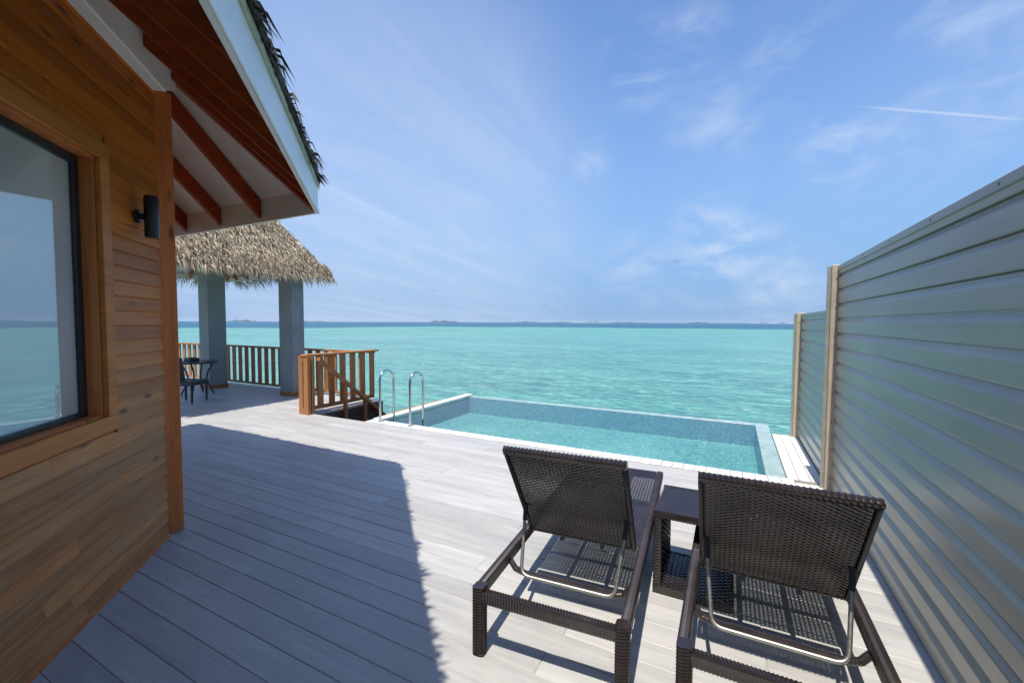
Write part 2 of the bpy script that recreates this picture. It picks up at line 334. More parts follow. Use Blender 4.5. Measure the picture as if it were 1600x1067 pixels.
SEAC = q.mix(q.math('MULTIPLY', q.mapr(hw2, .51, .62, 0, .9), q.mapr(dd, 20, 250, 1, .7)), SEAC, (.25, .50, .41))  # light through the wave crests painted into the base colour
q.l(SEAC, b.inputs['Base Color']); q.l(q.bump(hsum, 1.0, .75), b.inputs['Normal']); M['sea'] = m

# window glass
m = bpy.data.materials.new('window_glass'); m.use_nodes = True; t = m.node_tree; t.nodes.clear(); q = NT(t)
gl = q.n('ShaderNodeBsdfGlossy'); gl.inputs['Roughness'].default_value = .004; gl.inputs[0].default_value = (.86, .93, .95, 1); tr = q.n('ShaderNodeBsdfTransparent'); tr.inputs[0].default_value = (.82, .86, .84, 1)
nb = q.bump(q.noise(q.coords('Object'), 1.2, 2), .02, .01); q.l(nb, gl.inputs['Normal'])
mx = q.n('ShaderNodeMixShader'); mx.inputs[0].default_value = .52; q.l(tr.outputs[0], mx.inputs[1]); q.l(gl.outputs[0], mx.inputs[2]); o = q.n('ShaderNodeOutputMaterial'); df = q.n('ShaderNodeBsdfDiffuse'); df.inputs[0].default_value = (.78, .80, .78, 1); mf = q.n('ShaderNodeMixShader')   # pale diffuse layer that makes the pane milky
q.l(q.mapr(q.noise(q.coords('Object'), 1.5, 4), .3, .7, .36, .48), mf.inputs[0]); q.l(mx.outputs[0], mf.inputs[1]); q.l(df.outputs[0], mf.inputs[2]); q.l(mf.outputs[0], o.inputs[0]); M['glass'] = m

# fence boards: grey green enamel
m, t, b = mat_new('fence_paint'); q = NT(t); v = q.coords('Object', (1, 1, 1), (0, 0, 0), 5.0)
mp = q.n('ShaderNodeMapping'); mp.inputs['Scale'].default_value = (12, 1.0, 12); q.l(v, mp.inputs[0]); n1 = q.noise(mp.outputs[0], .8, 5, .55, .3)
c = q.ramp(q.mapr(n1, .3, .7), [(0, (.275, .268, .218)), (1, (.345, .335, .272))]); q.l(c, b.inputs['Base Color'])
n2 = q.noise(q.coords('Object', (1, .4, 1)), 3, 5, .6); q.l(q.mapr(n2, .3, .7, .27, .34), b.inputs['Roughness']); b.inputs['Specular IOR Level'].default_value = .55
q.l(q.bump(q.noise(mp.outputs[0], .35, 1), .12, .02), b.inputs['Normal']); M['fence'] = m

# wicker
m, t, b = mat_new('wicker'); q = NT(t); v = q.coords('Object'); n1 = q.noise(v, 6, 5, .6)
c = q.ramp(q.mapr(n1, .3, .7), [(0, (.015, .010, .010)), (.6, (.024, .016, .0155)), (1, (.040, .028, .027))]); q.l(c, b.inputs['Base Color'])
b.inputs['Roughness'].default_value = .25; b.inputs['Specular IOR Level'].default_value = .8; M['wicker'] = m

# thatch (colour of each leaf from an attribute: the leaves really differ)
m, t, b = mat_new('thatch_leaf'); q = NT(t); at = q.n('ShaderNodeAttribute'); at.attribute_name = 'leaf'
q.l(at.outputs['Color'], b.inputs['Base Color']); b.inputs['Roughness'].default_value = .75; b.inputs['Specular IOR Level'].default_value = .2; M['thatch'] = m
M['thatch_base'] = plain('thatch_core', (.10, .075, .05), .95, 0, .1, .3, 14, .5)
M['ceil'] = plain('gazebo_ceiling', (.80, .81, .76), .6, 0, .3, .05, 3)
M['island'] = plain('island_trees', (.035, .07, .05), .95, 0, .05, .3, .02, 0)
M['sand'] = plain('island_sand', (.62, .58, .48), .9, 0, .1, .08, .02, 0)

# ------------------------------------------------------------------ setting: sea and islands
SEA = -1.75
R_ = 14000.0
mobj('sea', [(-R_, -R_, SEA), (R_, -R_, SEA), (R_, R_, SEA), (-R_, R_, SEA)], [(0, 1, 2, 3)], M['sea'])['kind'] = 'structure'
def island(px0, px1, hgt, dist_, sand=False):
    d0, d1 = pix_dir(px0, 504), pix_dir(px1, 504)
    a = Vector((d0.x, d0.y, 0)).normalized()*dist_; b_ = Vector((d1.x, d1.y, 0)).normalized()*dist_
    n = 40; depth = (b_-a).length*.25+120; out = a.normalized(); vs = []; fs = []
    for i in range(n+1):
        f = i/n; env = math.sin(math.pi*f)**.45
        h = hgt*env*(.72+.28*math.sin(f*17+px0)+.18*random.uniform(-1, 1))
        c_ = a.lerp(b_, f)
        vs += [(c_.x, c_.y, SEA-1), (c_.x+out.x*depth*.2, c_.y+out.y*depth*.2, SEA+max(h, .3)*.8), (c_.x+out.x*depth*.5, c_.y+out.y*depth*.5, SEA+max(h, .3)), (c_.x+out.x*depth, c_.y+out.y*depth, SEA-1)]
    for i in range(n):
        for k in range(3): fs.append((i*4+k, (i+1)*4+k, (i+1)*4+k+1, i*4+k+1))
    o = mobj('sandbank' if sand else 'island', vs, fs, M['sand'] if sand else M['island'], None, True); o['kind'] = 'structure'
for a_, b2, h, s_ in ((355, 402, 30, 0), (448, 520, 12, 0), (671, 716, 34, 0), (805, 842, 22, 0), (862, 900, 12, 0), (914, 940, 26, 0), (946, 1010, 13, 0), (1075, 1108, 20, 0), (1183, 1206, 24, 0), (1212, 1236, 15, 0)):
    island(a_, b2, h, 7600, s_)
for a_, b2 in ((884, 960), (1170, 1262)): island(a_, b2, 5.5, 7200, True)

# ------------------------------------------------------------------ deck
deck = bpy.data.objects.new('deck', None); link(deck); deck['kind'] = 'structure'
BP = .148; BW = .1460; Y0 = 1.286-.148*14            # board lines sit on Y0 + k * BP
def board_mesh(l, w=BW):
    mb = MB(); mb.box(0, l, 0, w, -.028, 0, .0034); me = bpy.data.meshes.new('deck_board'); me.from_pydata(mb.v, [], mb.f); me.materials.append(M['deck']); return me
_cache = {}
cells = []
def wall_x(y):      # deck starts at the villa wall
    if y < 1.69: return -2.1-y-.05
    return -3.85-.0
for k in range(0, 60):
    y = Y0+k*BP
    if y+BW > 6.62: break
    x_end = .93 if y+BW < 5.01 else -6.43
    w = BW
    if y < 5.0 and y+BW > 5.0: pass
    x_start = (-2.1-(y+BW)-.02) if y < 1.55 else -14.2
    if k % 2 == 0: cuts = [-2.72+2.9*i for i in range(-5, 3)]
    else: cuts = [-1.45+2.9*i for i in range(-5, 3)]
    if k % 4 == 3: cuts = [c_+.72 for c_ in cuts]
    if 1.6 < y < 2.0: cuts = [-.76+2.9*i+(0 if k % 2 else .0) for i in range(-5, 3)] if k % 2 else cuts
    cs = sorted([c_+random.uniform(-.01, .01) for c_ in cuts if x_start+.25 < c_ < x_end-.25])
    xs = [x_start]+cs+[x_end]
    for a_, b2 in zip(xs[:-1], xs[1:]): cells.append((y, a_, b2))
def cell_size(c_):
    y, a_, b2 = c_; cx, cy = (a_+b2)/2, y+BW/2
    v_ = Vector((cx, cy, -CAM_H)); return -v_.length if v_.dot(fwd) > 0 else -100-v_.length
cells.sort(key=cell_size, reverse=True)
for i, (y, a_, b2) in enumerate(cells[:290]):
    key = round(b2-a_-.004, 2)
    if key not in _cache: _cache[key] = board_mesh(key)
    o = bpy.data.objects.new('deck_board', _cache[key]); link(o, deck); o.location = (a_, y, random.uniform(-.0008, .0008))
mb = MB()
for (y, a_, b2) in cells[290:]: mb.box(a_, b2-.004, y, y+BW, -.028, 0)
if mb.v: mb.build('deck_boards', M['deck'], deck, kind='stuff')
mb = MB(); mb.box(-14.19, .925, -.78, 4.985, -.16, -.0045); mb.box(-14.19, -6.435, 4.985, 6.59, -.16, -.0045); mb.build('deck_frame', M['under'], deck)
for x in (-13.5, -10.5, -7.5, -4.5, -1.5):
    for y in (0, 3.2, 6.0 if x < -7 else 4.6): mb = MB(); mb.cyl((x, y), .14, SEA-1.5, -.161, 16); mb.build('deck_pile', M['concrete'], deck)

# ------------------------------------------------------------------ swimming pool
pool = thing('swimming_pool', 'turquoise infinity pool with white tile coping sunk beyond the deck', 'pool')
PX0, PX1, PY0, PY1, PZ, PB = -5.08, .35, 5.19, 7.82, -.028, -.38
mb = MB()
mb.box(PX0, PX1, PY0, PY1, PB-.1, PB)                                # floor
mb.box(PX0-.15, PX0, PY0-.15, PY1+.17, PB-.9, -.042)                 # left wall
mb.box(PX0, PX1, PY0-.15, PY0, PB-.9, -.042)
mb.box(PX0, PX1+.19, PY1, PY1+.17, PB-.9, PZ-.006)
mb.box(PX1, PX1+.19, PY0-.15, PY1, PB-.9, PZ-.006)
mb.build('basin', M['poolwall_shaded'], pool)
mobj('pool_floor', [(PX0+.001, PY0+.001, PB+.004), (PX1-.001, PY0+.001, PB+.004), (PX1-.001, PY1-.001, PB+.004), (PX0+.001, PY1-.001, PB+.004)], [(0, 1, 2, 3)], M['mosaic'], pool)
mb = MB(); mb.box(PX0+.01, PX1+.185, PY1+.003, PY1+.165, PZ-.005, PZ+.004, .003); mb.box(PX1+.003, PX1+.185, PY0+.0, PY1+.002, PZ-.005, PZ+.004, .003)
mb.build('overflow_ledge', M['wetwall'], pool)
mb = MB(); mb.box(PX0-.15, .95, PY0-.19, PY0-.001, -.14, -.0035); mb.box(PX1+.19, .95, PY0-.001, 7.30, -.22, -.0215)
mb.build('tile_bed', M['grout'], pool)
def tile_me(w, d, h=.014):
    mb = MB(); mb.box(0, w, 0, d, -h, 0, .002); me = bpy.data.meshes.new('coping_tile'); me.from_pydata(mb.v, [], mb.f); me.materials.append(M['tile']); return me
tA = tile_me(.110, .092); tC = tile_me(.19, .30)
ntile = 0
x = PX0-.15
while x+.118 < .87:
    for j in range(1 if x > .5 else 2):
        o = bpy.data.objects.new('coping_tile', tA); link(o, pool); o.location = (x+(0.0), PY0-.19+j*.097, random.uniform(-.001, .0012)); ntile += 1
    x += .1165
tB = tile_me(.097, .092)
y = PY0-.092
while y < 7.2:
    for j in range(3):
        o = bpy.data.objects.new('paving_tile', tB); link(o, pool); o.location = (PX1+.197+j*.104, y+.008, -.018+random.uniform(-.001, .001)); ntile += 1
    y += .104
y = PY0-.001
while y < PY1+.15:                                                    # long slabs on the dry left side
    d = min(.48, PY1+.17-y); mbb = MB(); mbb.box(PX0-.16, PX0+.012, y, y+d-.004, -.038, .012, .004); mbb.build('coping_slab', M['tile'], pool); y += d
mb = MB(); mb.box(PX0-.153, PX0-.15, PY0-.1, PY1+.16, -1.3, -.045); mb.build('side_cladding', M['stair'], pool)
mb = MB(); mb.cyl((-3.55, 5.97), .07, PB+.004, PB+.012, 24); autosmooth(mb.build('floor_drain', M['white'], pool))
# water
n = 1; mobj('pool_water', [(PX0, PY0, PZ), (PX1+.004, PY0, PZ), (PX1+.004, PY1+.004, PZ), (PX0, PY1+.004, PZ)], [(0, 1, 2, 3)], M['poolwater'])['kind'] = 'structure'

# ------------------------------------------------------------------ villa
P0 = Vector((-3.79, 1.69, 0)); AV = Vector((.70711, -.70711, 0)); NV = Vector((.70711, .70711, 0)); ZV = Vector((0, 0, 1))
villa = thing('villa', 'timber clad water villa with thatched eaves along the left side of the deck', 'house', tuple(P0))
def W3(s, n, z): return P0+AV*s+NV*n+ZV*z - P0      # villa-local
wallA = MB()
WS0, WS1, WZ0, WZ1 = .84, 4.1, 1.05, 2.515
for (s0, s1, z0, z1) in ((.13, WS0, 0, 3.6), (WS1, 6, 0, 3.6), (WS0, WS1, 0, WZ0), (WS0, WS1, WZ1, 3.6)):
    wallA.frame_box(W3(s0, -.20, z0), AV, NV, ZV, s1-s0, .20, z1-z0)
wall = wallA.build('wall', M['trim'], villa)
PR = .0905
prof = [(-.001, 0), (.021, 0), (.021, .004), (.005, PR+.004), (-.001, PR+.004)]
def plank(s0, s1, z):
    mb = MB(); mb.prism(prof, W3(s0, 0, z), NV, ZV, AV*(s1-s0-.0015)); mb.build('wall_plank', M['siding'], wall)
for j in range(36):
    z = .035+j*PR; spans = [(.14, 6.0)]
    if z+PR > .955 and z < 2.61: spans = [(.14, .752), (WS1+.09, 6.0)]
    for (a_, b2) in spans:
        s = a_
        while s < b2-.01:
            e = b2 if (b2-s) < 1.0 else min(b2, s+random.uniform(.7, 2.4) if s == a_ else s+random.uniform(1.4, 2.8))
            if b2-e < .3: e = b2
            plank(s, e, z); s = e
mb = MB(); mb.frame_box(W3(.14, 0, 0), AV, NV, ZV, 5.86, .022, .034, .003); mb.build('skirting', M['post'], wall)
# window
win = MB()
tr = [(WS0-.09, WS1+.09, WZ0-.09, WZ0+.0), (WS0-.09, WS1+.09, WZ1, WZ1+.095), (WS0-.09, WS0, WZ0, WZ1), (WS1, WS1+.09, WZ0, WZ1)]
for (s0, s1, z0, z1) in tr: win.frame_box(W3(s0, -.0, z0), AV, NV, ZV, s1-s0, .028, z1-z0, .003)
window = win.build('window', M['trim'], villa)
mb = MB()
for (s0, s1, z0, z1) in ((WS0, WS0+.012, WZ0, WZ1), (WS1-.012, WS1, WZ0, WZ1), (WS0+.012, WS1-.012, WZ1-.012, WZ1), (WS0+.012, WS1-.012, WZ0, WZ0+.012)): mb.frame_box(W3(s0, -.19, z0), AV, NV, ZV, s1-s0, .188, z1-z0)
mb.build('reveal', M['post'], window)
mb = MB(); fw = .05
for (s0, s1, z0, z1) in ((WS0+.012, WS0+.012+fw, WZ0+.012, WZ1-.012), (WS1-.012-fw, WS1-.012, WZ0+.012, WZ1-.012), (WS0+.012+fw, WS1-.012-fw, WZ1-.012-fw, WZ1-.012), (WS0+.012+fw, WS1-.012-fw, WZ0+.012, WZ0+.012+.03)): mb.frame_box(W3(s0, -.115, z0), AV, NV, ZV, s1-s0, .05, z1-z0, .003)
mb.build('frame', M['black'], window)
mb = MB(); mb.frame_box(W3(WS0+.02, -.088, WZ0+.02), AV, NV, ZV, WS1-WS0-.04, .006, WZ1-WZ0-.04); mb.build('glass', M['glass'], window)
# shallow room behind the glass and a curtain in it
mb = MB()
mb.frame_box(W3(.5, -1.2, .6), AV, NV, ZV, 4.0, .03, 2.4); mb.frame_box(W3(.47, -1.2, .6), AV, NV, ZV, .03, .99, 2.4); mb.frame_box(W3(4.5, -1.2, .6), AV, NV, ZV, .03, .99, 2.4)
mb.frame_box(W3(.5, -1.17, .57), AV, NV, ZV, 4.0, .96, .03); mb.frame_box(W3(.5, -1.17, 3.0), AV, NV, ZV, 4.0, .96, .03); mb.build('room_lining', M['room'], villa)
cv, cf = [], []; ns = 260
for i in range(ns+1):
    s = .9+3.1*i/ns; n_ = -.30+.022*math.sin(s*46)+.012*math.sin(s*19+1)
    cv += [W3(s, n_, .98)+P0, W3(s, n_, 2.7)+P0]
for i in range(ns): cf.append((2*i, 2*i+2, 2*i+3, 2*i+1))
o = mobj('curtain', cv, cf, M['curtain'], None, True); o['label'] = 'pale curtain hanging behind the villa window glass'; o['category'] = 'curtain'
# corner post and second wall
mb = MB(); mb.box(-.15, .066, -.115, .038, 0, 3.27, .006); mb.build('corner_post', M['post'], villa)
mb = MB(); mb.box(-3.6, -.1, -.13, -.02, 0, 3.6); wb = mb.build('wall', M['trim'], villa)
for j in range(36):
    mb = MB(); mb.prism(prof, Vector((-.153, -.02, .035+j*PR)), Vector((0, 1, 0)), ZV, Vector((-3.4, 0, 0))); mb.build('wall_plank', M['siding'], wb)
# wall plate beams
mb = MB(); mb.frame_box(W3(.16, .0, 3.215), AV, NV, ZV, 5.8, .10, .40, .01); mb.build('wall_beam', M['white'], villa)
mb = MB(); mb.prism([(0, 3.24), (.03, 3.24), (.16, 3.30), (.16, 3.60), (0, 3.60)], W3(.165, .0, 0), -AV, ZV, NV*.098); mb.build('beam_bracket', M['white'], villa)
mb = MB(); mb.box(-3.6, -.02, -.02, .05, 3.26, 3.6, .01); mb.build('wall_beam', M['white'], villa)
# roof
EZ = 2.548; EA = 1.02
E_ = Vector((-3.277, 2.62, 0))-P0
roof = MB()
zt, zb = 3.62, 2.74
def slab(pts, th):
    n_ = len(pts); a = [Vector(p) for p in pts]; b2 = [p+Vector((0, 0, th)) for p in a]
    return a+b2, [tuple(range(n_)), tuple(reversed(range(n_, 2*n_)))]+[((i+1) % n_, i, i+n_, (i+1) % n_+n_) for i in range(n_)]
pa = [W3(0, 0, zt), E_+ZV*zb, W3(6, EA, zb), W3(6, 0, zt)]
pb = [W3(0, 0, zt), Vector((-3.6, 0, zt)), Vector((-3.6, E_.y, zb)), E_+ZV*zb]
roof.add(*slab(pa, .02)); roof.add(*slab(pb, .02)); roofo = roof.build('roof', M['white'], villa)
def rafter(p, q_, w, dpt, parent=roofo, mat='rafter'):
    p, q_ = Vector(p), Vector(q_); d = (q_-p); side = Vector((-d.y, d.x, 0)).normalized()*(w/2); dn = Vector((0, 0, -dpt))
    a = [p-side, p+side, p+side+dn, p-side+dn]; b2 = [v_+d for v_ in a]
    mb = MB(); mb.add(a+b2, [(0, 1, 2, 3), (7, 6, 5, 4), (0, 4, 5, 1), (1, 5, 6, 2), (2, 6, 7, 3), (3, 7, 4, 0)]); mb.build('rafter', M[mat], parent)
sl = (zb-zt)/EA; s = .06
while s < 6:
    rafter(W3(s, .102, zt-.012+sl*.102), W3(s, EA-.03, zt-.012+sl*(EA-.03)), .045, .17); s += .40 if s < .1 else .49
slb = (zb-zt)/E_.y
for x in (-4.06, -4.72, -5.37, -6.02, -6.67, -7.3):
    xx = x+3.79; rafter((xx, .052, zt-.012+slb*.052), (xx, E_.y-.03, zt-.012+slb*(E_.y-.03)), .05, .17)
rafter((0.03, .05, zt-.04), (E_.x*.975, E_.y*.975, zb+.01), .06, .19)
def fascia_board(p, q_, out, z0, z1, th, name, mat):
    p, q_, out = Vector(p), Vector(q_), Vector(out); d = q_-p
    mb = MB(); mb.frame_box(p+ZV*z0, d.normalized(), out, ZV, d.length, th, z1-z0, .004); mb.build(name, M[mat], roofo)
fA0 = W3(-.30, EA-.025, 0); fascia_board(fA0, W3(6, EA-.025, 0), NV, EZ, EZ+.225, .025, 'fascia', 'fascia')
fascia_board(Vector((-3.6, E_.y-.025, 0)), Vector((E_.x-.012, E_.y-.025, 0)), (0, 1, 0), EZ+.001, EZ+.223, .024, 'fascia', 'fascia')
fascia_board(W3(-.29, EA+.001, 0), W3(6, EA+.001, 0), NV, EZ-.004, EZ+.03, .012, 'fascia_strip', 'fascia')
fascia_board(W3(-.30, EA-.02, 0), W3(6, EA-.02, 0), NV, EZ+.227, EZ+.262, .035, 'eave_trim', 'fascia_trim')

# ---- thatch
def thatch(name, parent, faces, tone, dens, courses_from=0.0, courses_to=99, leaf=(.22, .40), w=(.006, .014), lift=.05, step=.085, hang=.0, clump=0.0):
    """faces: list of (p0, p1, up vector along slope of full length, normal, taper0, taper1): eave edge p0->p1"""
    V, Fc, Cc = [], [], []
    for (p0, p1, upv, nor, ta, tb, dfac) in faces:
        p0, p1, upv, nor = map(Vector, (p0, p1, upv, nor)); e = (p1-p0); Le = e.length; e.normalize(); Lu = upv.length; un = upv.normalized()
        d = courses_from
        while d < min(Lu, courses_to):
            f = d/Lu; a0 = Le*ta*f; a1 = Le*(1-tb*f); cnt = int((a1-a0)*dens*dfac)
            for _ in range(cnt):
                x = random.uniform(a0, a1); dd_ = d+random.uniform(-.06, .06)
                wav = .5+.5*math.sin(x*9+3*math.sin(x*3.1)) if clump else 0
                base = p0+e*x+un*dd_+nor*random.uniform(0, .03)
                ln = random.uniform(*leaf)*(1+clump*wav*.6); ang = random.gauss(0, .22)
                dirv = (-un*math.cos(ang)+e*math.sin(ang)).normalized(); ww = random.uniform(*w)/2
                side = (dirv.cross(nor)).normalized(); tw = random.gauss(0, .5); side = (side*math.cos(tw)+nor*math.sin(tw)).normalized()
                lf = lift*random.uniform(.3, 1.6)
                q0 = base; q1 = base+dirv*ln*.55+nor*lf; q2 = base+dirv*ln+nor*lf*random.uniform(-.2, 1.0)+ZV*(-hang*random.uniform(.2, 1))
                i0 = len(V); V += [q0-side*ww, q0+side*ww, q1-side*ww, q1+side*ww, q2]
                Fc += [(i0, i0+1, i0+3, i0+2), (i0+2, i0+3, i0+4)]
                k = random.random(); c_ = tone[0] if k < .18 else (tone[1] if k < .62 else tone[2]); v_ = random.uniform(.75, 1.2)
                Cc += [(c_[0]*v_, c_[1]*v_, c_[2]*v_, 1)]*5
            d += step
    me = bpy.data.meshes.new(name); me.from_pydata([tuple(v_) for v_ in V], [], Fc); me.materials.append(M['thatch'])
    ca = me.color_attributes.new('leaf', 'FLOAT_COLOR', 'POINT'); ca.data.foreach_set('color', np.array(Cc, dtype=np.float32).ravel())
    o = bpy.data.objects.new(name, me); link(o, parent); o['kind'] = 'stuff'; return o
upA = (-NV*3.4+ZV*3.4*.81); norA = (NV*.81+ZV).normalized(); upB = Vector((0, -3.0, 3.0*.88)); norB = Vector((0, .88, 1)).normalized()
TZ = EZ+.30
TZ = EZ+.33
aA0, aA1 = W3(-.25, EA-.10, TZ), W3(6, EA-.10, TZ)
bB0, bB1 = Vector((-3.6, E_.y-.08, TZ)), E_+Vector((-.06, -.08, TZ))
core = MB()
core.add(*slab([W3(-.30, EA+.02, EZ+.265), W3(6, EA+.02, EZ+.265), W3(6, EA-3.4, EZ+.265+2.75), W3(1.2, EA-3.4, EZ+.265+2.75)], .07))
core.add(*slab([E_+Vector((0, .02, EZ+.264)), W3(1.2, EA-3.4, EZ+.264+2.75), Vector((-3.6, E_.y-3.1, EZ+.264+2.75)), Vector((-3.6, E_.y+.02, EZ+.264))], .07))
core.build('thatch_core', M['thatch_base'], roofo)
TONE_D = ((.025, .024, .024), (.075, .068, .062), (.19, .165, .14))
thatch('thatch', roofo, [(aA0, aA1, upA, norA, .05, 0, 1), (bB1, bB0, upB, norB, .05, 0, .55)], TONE_D, 190, 0, 1.0, (.075, .125), (.010, .026), .04, .06, .03, 1.3)

# wall lamp
lamp = thing('wall_lamp', 'black up and down cylinder lamp on the villa wall beside the corner post', 'lamp', tuple(P0+AV*.44+ZV*2.28))
lc = NV*.098
mb = MB(); mb.tube([lc-ZV*.135, lc-ZV*.12, lc+ZV*.12, lc+ZV*.135], [.036, .04, .04, .036], 28); autosmooth(mb.build('lamp_body', M['black'], lamp))
mb = MB(); mb.tube([NV*.018, NV*.04], .042, 24); mb.tube([NV*.036, NV*.07], .02, 20); autosmooth(mb.build('bracket', M['black'], lamp))

# ------------------------------------------------------------------ gazebo
gz = thing('gazebo', 'thatched pavilion on grey columns at the far end of the deck', 'gazebo', (-9.95, 4.85, 0))
GX0, GX1, GY0, GY1, GZE = -11.9, -8.10, 2.9, 6.74, 2.655
gc = Vector((-9.95, 4.85, 0)); apex = Vector(((GX0+GX1)/2, (GY0+GY1)/2, GZE+2.95))-gc
cor = [Vector((x, y, GZE))-gc for x, y in ((GX1, GY0), (GX1, GY1), (GX0, GY1), (GX0, GY0))]
# ceiling (underside), shallower inner cone
inr = [c_*.965+Vector((0, 0, .0)) for c_ in cor]
for c_, s_ in zip(inr, cor): c_.z = GZE+.10
ia = Vector((apex.x, apex.y, GZE+1.5)); mb = MB()
mb.add([*inr, ia], [(0, 1, 4), (1, 2, 4), (2, 3, 4), (3, 0, 4)]); groof = mb.build('roof', M['ceil'], gz)
mb = MB(); mb.add([*cor, apex, *[Vector((c_.x*.96, c_.y*.96, GZE+.02)) for c_ in cor]], [(1, 0, 4), (2, 1, 4), (3, 2, 4), (0, 3, 4), (0, 1, 6, 5), (1, 2, 7, 6), (2, 3, 8, 7), (3, 0, 5, 8)]); mb.build('thatch_core', M['thatch_base'], groof)
for i in range(4):                                                     # eave boards and rafters
    a, b2 = inr[i], inr[(i+1) % 4]; d = (b2-a); mb = MB()
    ctr = (a+b2)/2; inn = Vector((-ctr.x+apex.x, -ctr.y+apex.y, 0)).normalized()
    mb.frame_box(a+inn*.03+Vector((0, 0, -.13)), d.normalized(), inn, ZV, d.length, .02, .12); mb.build('eave_board', M['ceil'], groof)
    for k in range(1, 8):
        p = a.lerp(b2, k/8); tq = Vector((apex.x, apex.y, GZE+1.5)); q_ = p.lerp(tq, .30 if k in (1, 7) else (.55 if k in (2, 6) else .8)); 
        # rafters run square to the eave
        t_ = (ctr-p).dot(d.normalized()); L_ = min(abs(k/8), abs(1-k/8))*2*1.9*.92
        rise = (1.4/1.87)
        p2 = p+inn*.06-ZV*.01; rafter(p2+Vector((0, 0, .03)), p2+inn*L_+Vector((0, 0, L_*rise-.0)), .05, .13, groof, 'rail_shade')
    rafter(a+Vector((0, 0, -.0)), a.lerp(ia, .95)-ZV*.01, .07, .14, groof, 'rail_shade')
def gface(i):
    a, b2 = cor[i], cor[(i+1) % 4]; ctr = (a+b2)/2; upv = apex-ctr; e = (b2-a).normalized(); nor = e.cross(upv).normalized()
    if nor.z < 0: nor = -nor
    return a, b2, upv, nor
TONE_L = ((.10, .072, .045), (.36, .285, .19), (.60, .50, .36))
fl = []
for i, df in ((0, 1.0), (1, .35), (2, .3), (3, .45)):
    a, b2, upv, nor = gface(i); fl.append((a, b2, upv, nor, .5 if i in (0, 3) else .53, .5 if i in (0, 3) else .53, df))
thatch('thatch', groof, fl, TONE_L, 175, -.02, 99, (.18, .32), (.006, .016), .038, .075, .04)
# ragged fringe hanging from the eaves
fr_ = []
for i, df in ((0, 1.0), (1, .8), (2, .6), (3, .5)):
    a, b2, upv, nor = gface(i)
    if i == 1: a, b2 = a.lerp(b2, .10), a.lerp(b2, .93)
    fr_.append((a+Vector((0, 0, .06 if i == 0 else .26)), b2+Vector((0, 0, .06 if i == 0 else .26)), upv, nor, 0, 0, df))
thatch('thatch', groof, fr_, ((.08, .06, .04), (.22, .17, .11), (.42, .34, .24)), 230, 0, .22, (.13, .24), (.006, .014), .02, .06, .07)
def column(x0, x1, y0, y1):
    mb = MB(); mb.box(x0-gc.x, x1-gc.x, y0-gc.y, y1-gc.y, 0, GZE+.12, .006); c_ = mb.build('column', M['column'], gz)
    mb = MB(); mb.box(x0-gc.x-.012, x1-gc.x+.012, y0-gc.y-.012, y1-gc.y+.012, .001, .085, .004); mb.build('skirting', M['rail'], c_)
column(-8.74, -8.31, 5.95, 6.24); column(-11.33, -10.93, 5.68, 6.08); column(-8.72, -8.33, 3.3, 3.6); column(-11.33, -10.93, 3.3, 3.6)

# ------------------------------------------------------------------ railings
rg = thing('railing', 'long brown balustrade along the sea edge of the deck behind the gazebo', 'railing', (-10.4, 6.46, 0))
o_ = Vector((-10.4, 6.46, 0))
def rpart(name, x0, x1, y0, y1, z0, z1, mat, par, org, bev=.004):
    mb = MB(); mb.box(x0-org.x, x1-org.x, y0-org.y, y1-org.y, z0-org.z, z1-org.z, bev); return mb.build(name, M[mat], par)
rpart('top_rail', -14.1, -6.52, 6.41, 6.53, .955, .995, 'rail', rg, o_)
rpart('bottom_rail', -14.1, -6.56, 6.445, 6.495, .05, .10, 'rail', rg, o_)
x = -14.0
while x < -6.75: rpart('baluster', x, x+.125, 6.455, 6.483, .101, .954, 'rail_shade' if x < -8.0 else 'rail', rg, o_, .002); x += .262  # balusters behind the gazebo take the wood with painted shade
sr = thing('stair_railing', 'orange brown balustrade with thick end post beside the deck stairs', 'railing', (-6.5, 5.7, 0)); o_ = Vector((-6.5, 5.7, 0))
nw = rpart('newel_post', -6.66, -6.42, 4.87, 4.93, .0, 1.0, 'rail', sr, o_)
rpart('newel_post', -6.66, -6.42, 4.951, 5.01, .0, 1.0, 'rail', sr, o_)
for (a_, b2, z0, z1) in ((-6.66, -6.57, 0, 1.0), (-6.51, -6.42, 0, 1.0)): pass
rpart('newel_slot', -6.548, -6.532, 4.866, 4.8695, .12, .92, 'stair', nw, o_, 0)
rpart('top_rail', -6.60, -6.44, 4.86, 6.55, 1.0, 1.035, 'rail', sr, o_)
rpart('bottom_rail', -6.53, -6.46, 5.012, 6.44, .06, .12, 'rail', sr, o_)
y = 5.12
while y < 6.50: rpart('baluster', -6.51, -6.48, y, y+.115, .121, .999, 'rail', sr, o_, .002); y += .245
# stairs down to the swimming platform
st = thing('staircase', 'dark timber stairs dropping from the deck between railing and pool', 'stairs', (-5.85, 5.0, 0)); o_ = Vector((-5.85, 5.0, 0))
nst = 7; rise = 1.26/nst; run = .235
for i in range(nst):
    rpart('tread', -6.38, -5.27, 5.0+i*run, 5.0+(i+1)*run+.02, -rise*(i+1)-.035, -rise*(i+1), 'stair', st, o_, .003)
    rpart('riser', -6.38, -5.27, 5.0+i*run-.003+.001, 5.0+i*run+.015, -rise*(i+1)+.001, -rise*i-.036 if i else -.03, 'stair', st, o_, 0)
z = -.03; k = 0
while z > -1.3:
    rpart('side_plank', -6.41+.004*(k % 2), -6.39, 4.99, 6.60, z-.098, z, 'stair', st, o_, .003); z -= .102; k += 1
ph_ = rpart('landing', -6.41, -5.27, 6.66, 8.6, -1.32, -1.265, 'stair', st, o_)
hr = thing('handrail', 'sloping brown handrail running down beside the deck stairs', 'handrail', (-6.33, 5.0, 0)); o_ = Vector((-6.33, 5.0, 0))
